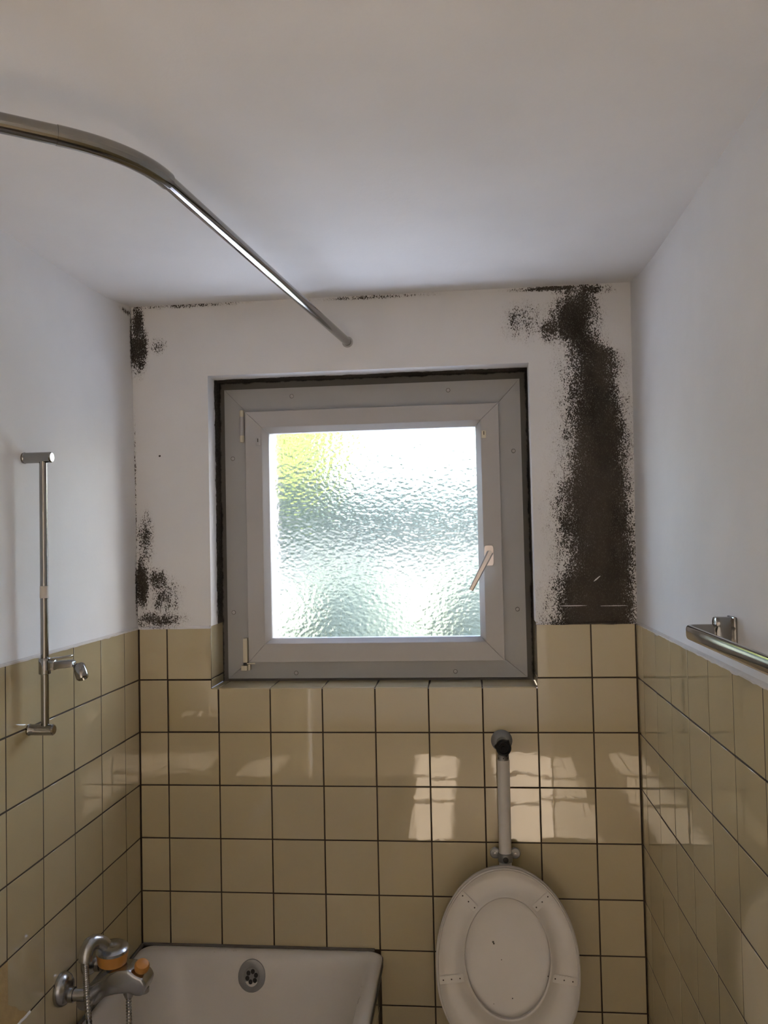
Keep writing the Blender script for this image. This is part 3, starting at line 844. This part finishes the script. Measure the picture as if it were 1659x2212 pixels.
o = boxobj('slider_neck', (-0.036, -0.0215, YS - 0.009, YS + 0.009, 0.124, 0.146), 'chrome', None, 0.002); sp(o, sl)
o = prism('holder_arm', [(-0.023, 0.126), (0.0195, 0.131), (0.0205, 0.1415), (0.015, 0.1455), (-0.023, 0.1425)], 'y', YS - 0.010, YS + 0.010, 'dull_chrome', None, 0.002); sp(o, sl)
o = prism('clamp_lever', [(-0.036, 0.1475), (-0.030, 0.151), (-0.010, 0.1525), (0.012, 0.1565), (0.0165, 0.1560), (0.0165, 0.1520), (0.010, 0.1505), (-0.012, 0.1475), (-0.03, 0.1445)], 'y', YS - 0.006, YS + 0.006, 'chrome', None, 0.0012); sp(o, sl)
o = latheobj('shower_holder', [(-0.016, 0.010), (-0.013, 0.0125), (0.004, 0.0135), (0.016, 0.0125), (0.0185, 0.010), (0.014, 0.007)], (0.034, YS, 0.121), (0.42, -0.30, -0.86), 'chrome', None, 22); sp(o, sl)
sp(latheobj('tape_wrap', [(0, 0.0087), (0.0002, 0.0090), (0.0255, 0.0090), (0.026, 0.0087)], (-0.0465, YS, 0.279), (0, 0, 1), 'tape', None, 24))

# ------------------------------------------------------------------ curtain rail
cr = empty('curtain_rail', (0.542, 0.0, 0.957)); tag(cr, 'chrome shower curtain rail curving away from the wall above the window', 'curtain rail')
cp = under(cr)
zc = 0.957
A0, A1, A2, A3 = (0.542, 0.003, zc), (0.4138, -1.0963, zc), (0.3162, -1.2575, zc), (-0.090, -1.562, zc)
cp(tube('rail_tube', [A0, (0.478, -0.5466, zc), A1], 0.0118, 'chrome', None, 28))
def inter(a, da, b_, db):
    d = da[0] * db[1] - da[1] * db[0]
    t = ((b_[0] - a[0]) * db[1] - (b_[1] - a[1]) * db[0]) / d
    return (a[0] + da[0] * t, a[1] + da[1] * t, zc)
mid = inter(A1, (-0.128, -1.099), A2, (0.406, 0.3045))
cp(tube('rail_elbow', bez(A1, mid, A2, 16), 0.0142, 'chrome', None, 28))
cp(tube('rail_tube', [A2, (0.11, -1.412, zc), A3], 0.0136, 'chrome', None, 28))
cp(latheobj('wall_flange', [(0, 0.0160), (0.002, 0.0155), (0.004, 0.0130)], (0.542, PY, zc), (0, -1, 0), 'pvc2', None, 24))
cp(latheobj('wall_flange', [(0, 0.026), (0.004, 0.024), (0.007, 0.015)], (-0.0975, -1.562, zc), (1, 0, 0), 'zinc', None, 24))

# ------------------------------------------------------------------ towel bar
tb = empty('towel_bar', (1.327, -0.83, 0.217)); tag(tb, 'chrome towel bar bent at its end on the white wall', 'towel bar')
bp_ = under(tb)
xw, ZB = 1.3265, 0.217
for y in (-0.832, -1.50):
    br = bp_(boxobj('wall_plate', (xw - 0.007, xw, y - 0.020, y + 0.020, ZB - 0.026, ZB + 0.026), 'chrome', None, 0.003, 2))
    o = prism('bracket', [(y - 0.0145, ZB - 0.024), (y + 0.0145, ZB - 0.024), (y + 0.0145, ZB + 0.018), (y + 0.009, ZB + 0.025), (y - 0.009, ZB + 0.025), (y - 0.0145, ZB + 0.018)], 'x', xw - 0.034, xw - 0.005, 'chrome', None, 0.003, 2); bp_(o, br)
pts = [(xw - 0.02, -0.832, ZB), (1.275, -0.832, ZB)] + [tuple(v) for v in bez((1.263, -0.832, ZB), (1.2475, -0.832, ZB), (1.2475, -0.848, ZB), 6)] + [(1.2475, -0.95, ZB), (1.2475, -1.2, ZB), (1.2475, -1.38, ZB)] \
    + [tuple(v) for v in bez((1.2475, -1.484, ZB), (1.2475, -1.50, ZB), (1.263, -1.50, ZB), 6)] + [(1.275, -1.50, ZB), (xw - 0.02, -1.50, ZB)]
prof = []
for k in range(20):
    a = 2 * PI * k / 20; ca, sa = math.cos(a), math.sin(a)
    prof.append((0.0062 * math.copysign(abs(ca) ** 0.7, ca), 0.0125 * math.copysign(abs(sa) ** 0.7, sa)))
bm = bmesh.new(); sweep(bm, pts, prof); bp_(finish(bm, 'bar', 'chrome', None, True, 40))

# ------------------------------------------------------------------ flush valve, pipe, clamp
XPp = 0.9508
fv = empty('flush_valve', (0.950, 0.0, -0.168)); tag(fv, 'grey stop valve with a black knob on the tiles under the window', 'valve')
vp = under(fv)
vp(latheobj('rosette', [(0, 0.0295), (0.003, 0.0295), (0.009, 0.024), (0.012, 0.016)], (0.9495, 0.0, -0.171), (0, -1, 0), 'zinc'))
vp(latheobj('valve_neck', [(0.004, 0.0125), (0.030, 0.0125), (0.031, 0.0165), (0.062, 0.0165), (0.064, 0.011), (0.070, 0.010)], (0.9500, 0.0, -0.171), (0, -1, 0), 'zinc'))
vp(latheobj('valve_outlet', [(0, 0.0155), (0.020, 0.0165), (0.023, 0.0135), (0.028, 0.0135)], (XPp, -0.045, -0.171), (0, 0, -1), 'dull_chrome'))
cn = vp(latheobj('outlet_collar', [(0, 0.0145), (0.0012, 0.0155), (0.014, 0.0155), (0.0155, 0.0165), (0.017, 0.0165)], (XPp, -0.045, -0.198), (0, 0, -1), 'dull_chrome'))
for a in (-0.9, 0.0, 0.9):
    o = latheobj('collar_hole', [(0, 0.0018), (0.0008, 0.0016), (0.0009, 0)], (XPp + 0.0152 * math.sin(a), -0.045 - 0.0152 * math.cos(a), -0.2055), (math.sin(a), -math.cos(a), 0), 'rubber', None, 10); vp(o, cn)
# three-lobed black knob
bm = bmesh.new(); rings = []
for h, s in ((0.066, 0.80), (0.070, 0.98), (0.084, 1.0), (0.090, 0.93), (0.0905, 0.72), (0.086, 0.66), (0.086, 0.30), (0.089, 0.26), (0.0895, 0.05)):
    ring = []
    for k in range(48):
        a = 2 * PI * k / 48
        lobe = max(0.0, math.cos(3 * (a - 0.9))) ** 10
        r = 0.0205 * s + (0.0042 * lobe if s > 0.75 else 0)
        ring.append(bm.verts.new((0.9512 + r * math.cos(a), -h, -0.1715 + r * math.sin(a))))
    rings.append(ring)
for a, b_ in zip(rings, rings[1:]):
    for k in range(48): bm.faces.new((a[k], a[(k + 1) % 48], b_[(k + 1) % 48], b_[k]))
bm.faces.new(rings[-1]); bm.faces.new(list(reversed(rings[0])))
kb = vp(finish(bm, 'valve_knob', 'black', None, True, 35)); tag(kb, 'black lobed knob')

fp = tube('flush_pipe', [(XPp, -0.045, -0.212), (0.9495, -0.045, -0.50), (0.9485, -0.045, -0.90)] + [tuple(v) for v in bez((0.9485, -0.045, -0.93), (0.9485, -0.045, -0.995), (0.9480, -0.105, -0.995), 8)] + [(0.948, -0.150, -0.995)], 0.0168, 'white_pipe', None, 24, Vector((0, 1, 0)))
tag(fp, 'white vertical flush pipe running down behind the toilet lid', 'pipe')
pc = empty('pipe_clamp', (0.950, -0.02, -0.472)); tag(pc, 'grey two-eared pipe clamp holding the white flush pipe', 'clamp')
kp = under(pc)
kp(latheobj('clamp_band', [(0, 0.0178), (0.0008, 0.0196), (0.0225, 0.0196), (0.0233, 0.0178)], (0.9498, -0.045, -0.4835), (0, 0, 1), 'zinc'))
for s in (-1, 1):
    ear = kp(latheobj('clamp_ear', [(0, 0.0145), (0.006, 0.0145), (0.008, 0.0125), (0.0085, 0.004)], (0.9498 + s * 0.0265, -0.030, -0.4655), (0, -1, 0), 'zinc', None, 22))
    o = latheobj('ear_screw', [(0.007, 0.0045), (0.0105, 0.004), (0.011, 0)], (0.9498 + s * 0.0275, -0.030, -0.4655), (0, -1, 0), 'dull_chrome', None, 12); kp(o, ear)
    kp(tube('clamp_stud', [(0.9498 + s * 0.0265, 0.0, -0.4655), (0.9498 + s * 0.0265, -0.032, -0.4655)], 0.0045, 'zinc', None, 10))
kp(latheobj('clamp_bolt', [(0, 0.0075), (0.003, 0.007), (0.0035, 0)], (0.9498, -0.0645, -0.4735), (0, -1, 0), 'rubber', None, 16))

# ------------------------------------------------------------------ toilet with raised seat and lid
wc = empty('toilet', (0.945, -0.33, ZF)); tag(wc, 'white toilet with its seat and lid raised against the tiles', 'toilet')
tp2 = under(wc)
T = Vector((0.945, -0.10, -0.481)); D = Vector((0, -0.085, -0.43)).normalized(); XA = Vector((1, 0, 0))
NF = -XA.cross(D)                        # towards the room
def outer(a, grow=0.0):
    ca, sa = math.cos(a), math.sin(a)       # sa > 0 : towards the top (free end)
    if sa >= 0: x, y = 0.183 * ca, 0.235 * sa
    else: x, y = 0.183 * math.copysign(abs(ca) ** 0.8, ca), 0.205 * math.copysign(abs(sa) ** 0.8, sa)
    v = Vector((x, 0.235 - y)); c = Vector((0, 0.225))
    return c + (v - c) * (1 + grow)
def inner(a): return Vector((0.1085 * math.cos(a), 0.2155 - 0.1425 * math.sin(a)))
def S(q, h): return T + XA * q[0] + D * q[1] + NF * h
NA = 96
def ring_mesh(prof):
    bm = bmesh.new(); rings = []
    for k in range(NA):
        a = 2 * PI * k / NA
        o_, i_ = outer(a), inner(a)
        rings.append([bm.verts.new(S(o_.lerp(i_, t), h)) for t, h in prof])
    m = len(prof)
    for k in range(NA):
        r0, r1 = rings[k], rings[(k + 1) % NA]
        for j in range(m): bm.faces.new((r0[j], r0[(j + 1) % m], r1[(j + 1) % m], r1[j]))
    return bm
seat = tp2(finish(ring_mesh([(0.0, -0.012), (0.0, -0.0005), (0.02, 0.0012), (0.045, 0.0012), (0.08, -0.005), (0.30, -0.0100), (0.62, -0.0105), (0.84, -0.0060), (0.94, 0.0010), (0.97, 0.0014), (1.0, -0.0006), (1.0, -0.013), (0.5, -0.017)]), 'seat', 'seat', None, True, 50)); tag(seat, 'white seat ring seen from below')
bands = [((-0.1223, 0.0599), (-0.0725, 0.1063)), ((0.12, 0.0588), (0.0698, 0.1018)), ((-0.1808, 0.2746), (-0.1108, 0.2662)), ((0.178, 0.2696), (0.1065, 0.2604))]
for a, b_ in bands:
    a, b_ = Vector(a), Vector(b_); d = (b_ - a).normalized(); nn = Vector((-d.y, d.x)) * 0.0095
    a2, b2 = a + d * 0.004, b_ - d * 0.002
    bm = bmesh.new()
    A = [bm.verts.new(S(q, -0.011)) for q in (a2 - nn, b2 - nn, b2 + nn, a2 + nn)]
    B = [bm.verts.new(S(q, -0.0035)) for q in (a2 - nn, b2 - nn, b2 + nn, a2 + nn)]
    bm.faces.new(A); bm.faces.new(list(reversed(B)))
    for k in range(4): bm.faces.new((A[k], A[(k + 1) % 4], B[(k + 1) % 4], B[k]))
    bmesh.ops.recalc_face_normals(bm, faces=bm.faces)
    bmesh.ops.bevel(bm, geom=list(bm.edges), offset=0.0014, segments=2, affect='EDGES')
    o = finish(bm, 'seat_strip', 'seat', None); tp2(o, seat)
    for t in (0.17, 0.5, 0.84):
        c = S(a2.lerp(b2, t), -0.0034)
        o = latheobj('strip_hole', [(0, 0.0019), (0.0005, 0.0017), (0.0006, 0)], c, NF, 'grime', None, 10); tp2(o, seat)
# lid behind the ring
bm = bmesh.new(); rings = []
for g, h in ((0.012, -0.034), (0.016, -0.026), (0.012, -0.017), (0.0, -0.0165), (-0.03, -0.019), (-0.25, -0.0215), (-0.6, -0.0225), (-0.9, -0.0225)):
    rings.append([bm.verts.new(S(outer(2 * PI * k / NA, g), h)) for k in range(NA)])
for r0, r1 in zip(rings, rings[1:]):
    for k in range(NA): bm.faces.new((r0[k], r0[(k + 1) % NA], r1[(k + 1) % NA], r1[k]))
bm.faces.new(rings[-1]); bm.faces.new(list(reversed(rings[0])))
lid = tp2(finish(bm, 'lid', 'seat', None, True, 50)); tag(lid, 'white lid standing behind the seat ring')
def on_lid(x, s, r, h=-0.0224):
    o = latheobj('dirt_speck', [(0, r), (0.0006, r * 0.7), (0.0008, 0)], S((x, s), h), NF, 'grime', None, 8); tp2(o, lid)
for x, s, r in ((-0.0355, 0.184, 0.0026), (-0.0335, 0.188, 0.0022), (-0.015, 0.226, 0.0013), (0.010, 0.316, 0.0014), (-0.038, 0.330, 0.0012), (0.103, 0.262, 0.0022)):
    on_lid(x, s, r)
# hinge and bowl
for s in (-1, 1):
    tp2(tube('hinge_bolt', [S((s * 0.075, 0.425), -0.012), S((s * 0.075, 0.485), -0.010)], 0.010, 'zinc', None, 14, XA))
bm = bmesh.new(); rings = []
def bowl_ring(z, y0, y1, w, n=40):
    yc, b2 = (y0 + y1) / 2, (y1 - y0) / 2
    return [bm.verts.new((0.945 + w * math.cos(2 * PI * k / n), yc + b2 * math.sin(2 * PI * k / n), z)) for k in range(n)]
for z, y0, y1, w in ((ZF, -0.52, -0.17, 0.11), (ZF + 0.03, -0.51, -0.17, 0.105), (ZF + 0.12, -0.50, -0.16, 0.10), (ZF + 0.22, -0.57, -0.14, 0.13), (ZF + 0.31, -0.63, -0.13, 0.168), (ZF + 0.37, -0.65, -0.13, 0.18),
                     (ZF + 0.385, -0.645, -0.135, 0.177), (ZF + 0.39, -0.62, -0.17, 0.155), (ZF + 0.375, -0.60, -0.20, 0.135), (ZF + 0.25, -0.55, -0.25, 0.10), (ZF + 0.17, -0.47, -0.32, 0.05)):
    rings.append(bowl_ring(z, y0, y1, w))
for r0, r1 in zip(rings, rings[1:]):
    for k in range(40): bm.faces.new((r0[k], r0[(k + 1) % 40], r1[(k + 1) % 40], r1[k]))
bm.faces.new(rings[-1]); bm.faces.new(list(reversed(rings[0])))
tp2(finish(bm, 'bowl', 'ceramic', None, True, 60))

# ------------------------------------------------------------------ garden beyond the patterned glass
tag(raw('ground', [(-25, 0.36, ZF - 0.05), (25, 0.36, ZF - 0.05), (25, 4.9, ZF - 0.05), (-25, 4.9, ZF - 0.05)], [(0, 1, 2, 3)], 'bounce_paving'), 'added paving outside the window, tinted blue to bounce light indoors', kind='structure')
tag(raw('lawn', [(-25, 4.9, ZF - 0.05), (25, 4.9, ZF - 0.05), (25, 60, ZF - 0.05), (-25, 60, ZF - 0.05)], [(0, 1, 2, 3)], 'lawn'), 'green lawn beyond the paving', kind='structure')
tag(raw('terrace_ground', [(HX1 + 0.1, 0.36, ZF - 0.05), (25, 0.36, ZF - 0.05), (25, -25, ZF - 0.05), (HX1 + 0.1, -25, ZF - 0.05)], [(0, 1, 2, 3)], 'bounce_paving'), 'unseen blue-tinted paving beside the house', kind='structure')
def blob(name, c, r, mat, parent=None, sub=4, amp=0.28, fr=2.2, seed=0.0):
    bm = bmesh.new(); bmesh.ops.create_icosphere(bm, subdivisions=sub, radius=1.0)
    for v in bm.verts:
        d = v.co.normalized()
        k = 1 + amp * mnoise.fractal(d * fr + Vector((seed, seed * 2, 1)), 0.9, 2.1, 4)
        v.co = Vector((c[0] + d.x * r[0] * k, c[1] + d.y * r[1] * k, c[2] + d.z * r[2] * k))
    return finish(bm, name, mat, parent, True, 180)
spots = ((-1.32, 6.0, 'leftmost of the pale green shrubs blurred behind the patterned glass'), (-0.66, 7.0, 'second from the left of the pale green shrubs blurred behind the patterned glass'),
         (0.0, 6.0, 'middle one of the five pale green shrubs blurred behind the patterned glass'), (0.66, 7.0, 'second from the right of the pale green shrubs blurred behind the patterned glass'),
         (1.32, 6.0, 'rightmost of the pale green shrubs blurred behind the patterned glass'))
for i, (x, y, lb) in enumerate(spots):
    o = blob('shrub', (x, y, ZF + 0.72), (0.63, 0.42, 0.82), 'shrub', None, 4, 0.09, 2.5, 1.3 * i)
    tag(o, lb, 'shrub', None, 'shrubs outside the window')
gw = boxobj('garden_wall', (-7, 8, 7.9, 8.1, ZF - 0.05, 0.34), 'gwall', None, 0.02); tag(gw, 'pale garden wall blurred behind the patterned glass', 'wall')
bm = bmesh.new()
n1, n2 = 110, 26
HH = 2.55
G = [[bm.verts.new((-9 + 20 * i / n1, 9.0 - 0.35 * mnoise.fractal(Vector((i * 0.35, j * 0.5, 0)), 0.9, 2.0, 4), ZF + HH * j / n2 + 0.10 * mnoise.noise(Vector((i * 0.4, j * 0.4, 7))))) for j in range(n2 + 1)] for i in range(n1 + 1)]
for i in range(n1):
    for j in range(n2): bm.faces.new((G[i][j], G[i + 1][j], G[i + 1][j + 1], G[i][j + 1]))
tb0 = [bm.verts.new((-9 + 20 * i / n1, 10.2, ZF + HH)) for i in range(n1 + 1)]
tb1 = [bm.verts.new((-9 + 20 * i / n1, 10.2, ZF - 0.05)) for i in range(n1 + 1)]
for i in range(n1):
    bm.faces.new((G[i][n2], G[i + 1][n2], tb0[i + 1], tb0[i])); bm.faces.new((tb0[i], tb0[i + 1], tb1[i + 1], tb1[i]))
hd = finish(bm, 'hedge', 'hedge', None, True, 180); tag(hd, 'dark green hedge blurred behind the patterned glass', 'hedge')
tr = empty('tree', (-2.4, 12.5, ZF)); tag(tr, 'yellow-green tree blurred in the corner of the patterned glass', 'tree')
tq = under(tr)
tq(blob('crown', (-3.0, 12.5, 3.1), (2.1, 1.6, 2.1), 'tree', None, 5, 0.35, 2.4, 5.0)); tq(tube('trunk', [(-2.4, 12.5, ZF - 0.05), (-2.45, 12.5, 0.2), (-2.5, 12.5, 1.8)], 0.16, 'bark', None, 14, Vector((0, 1, 0))))
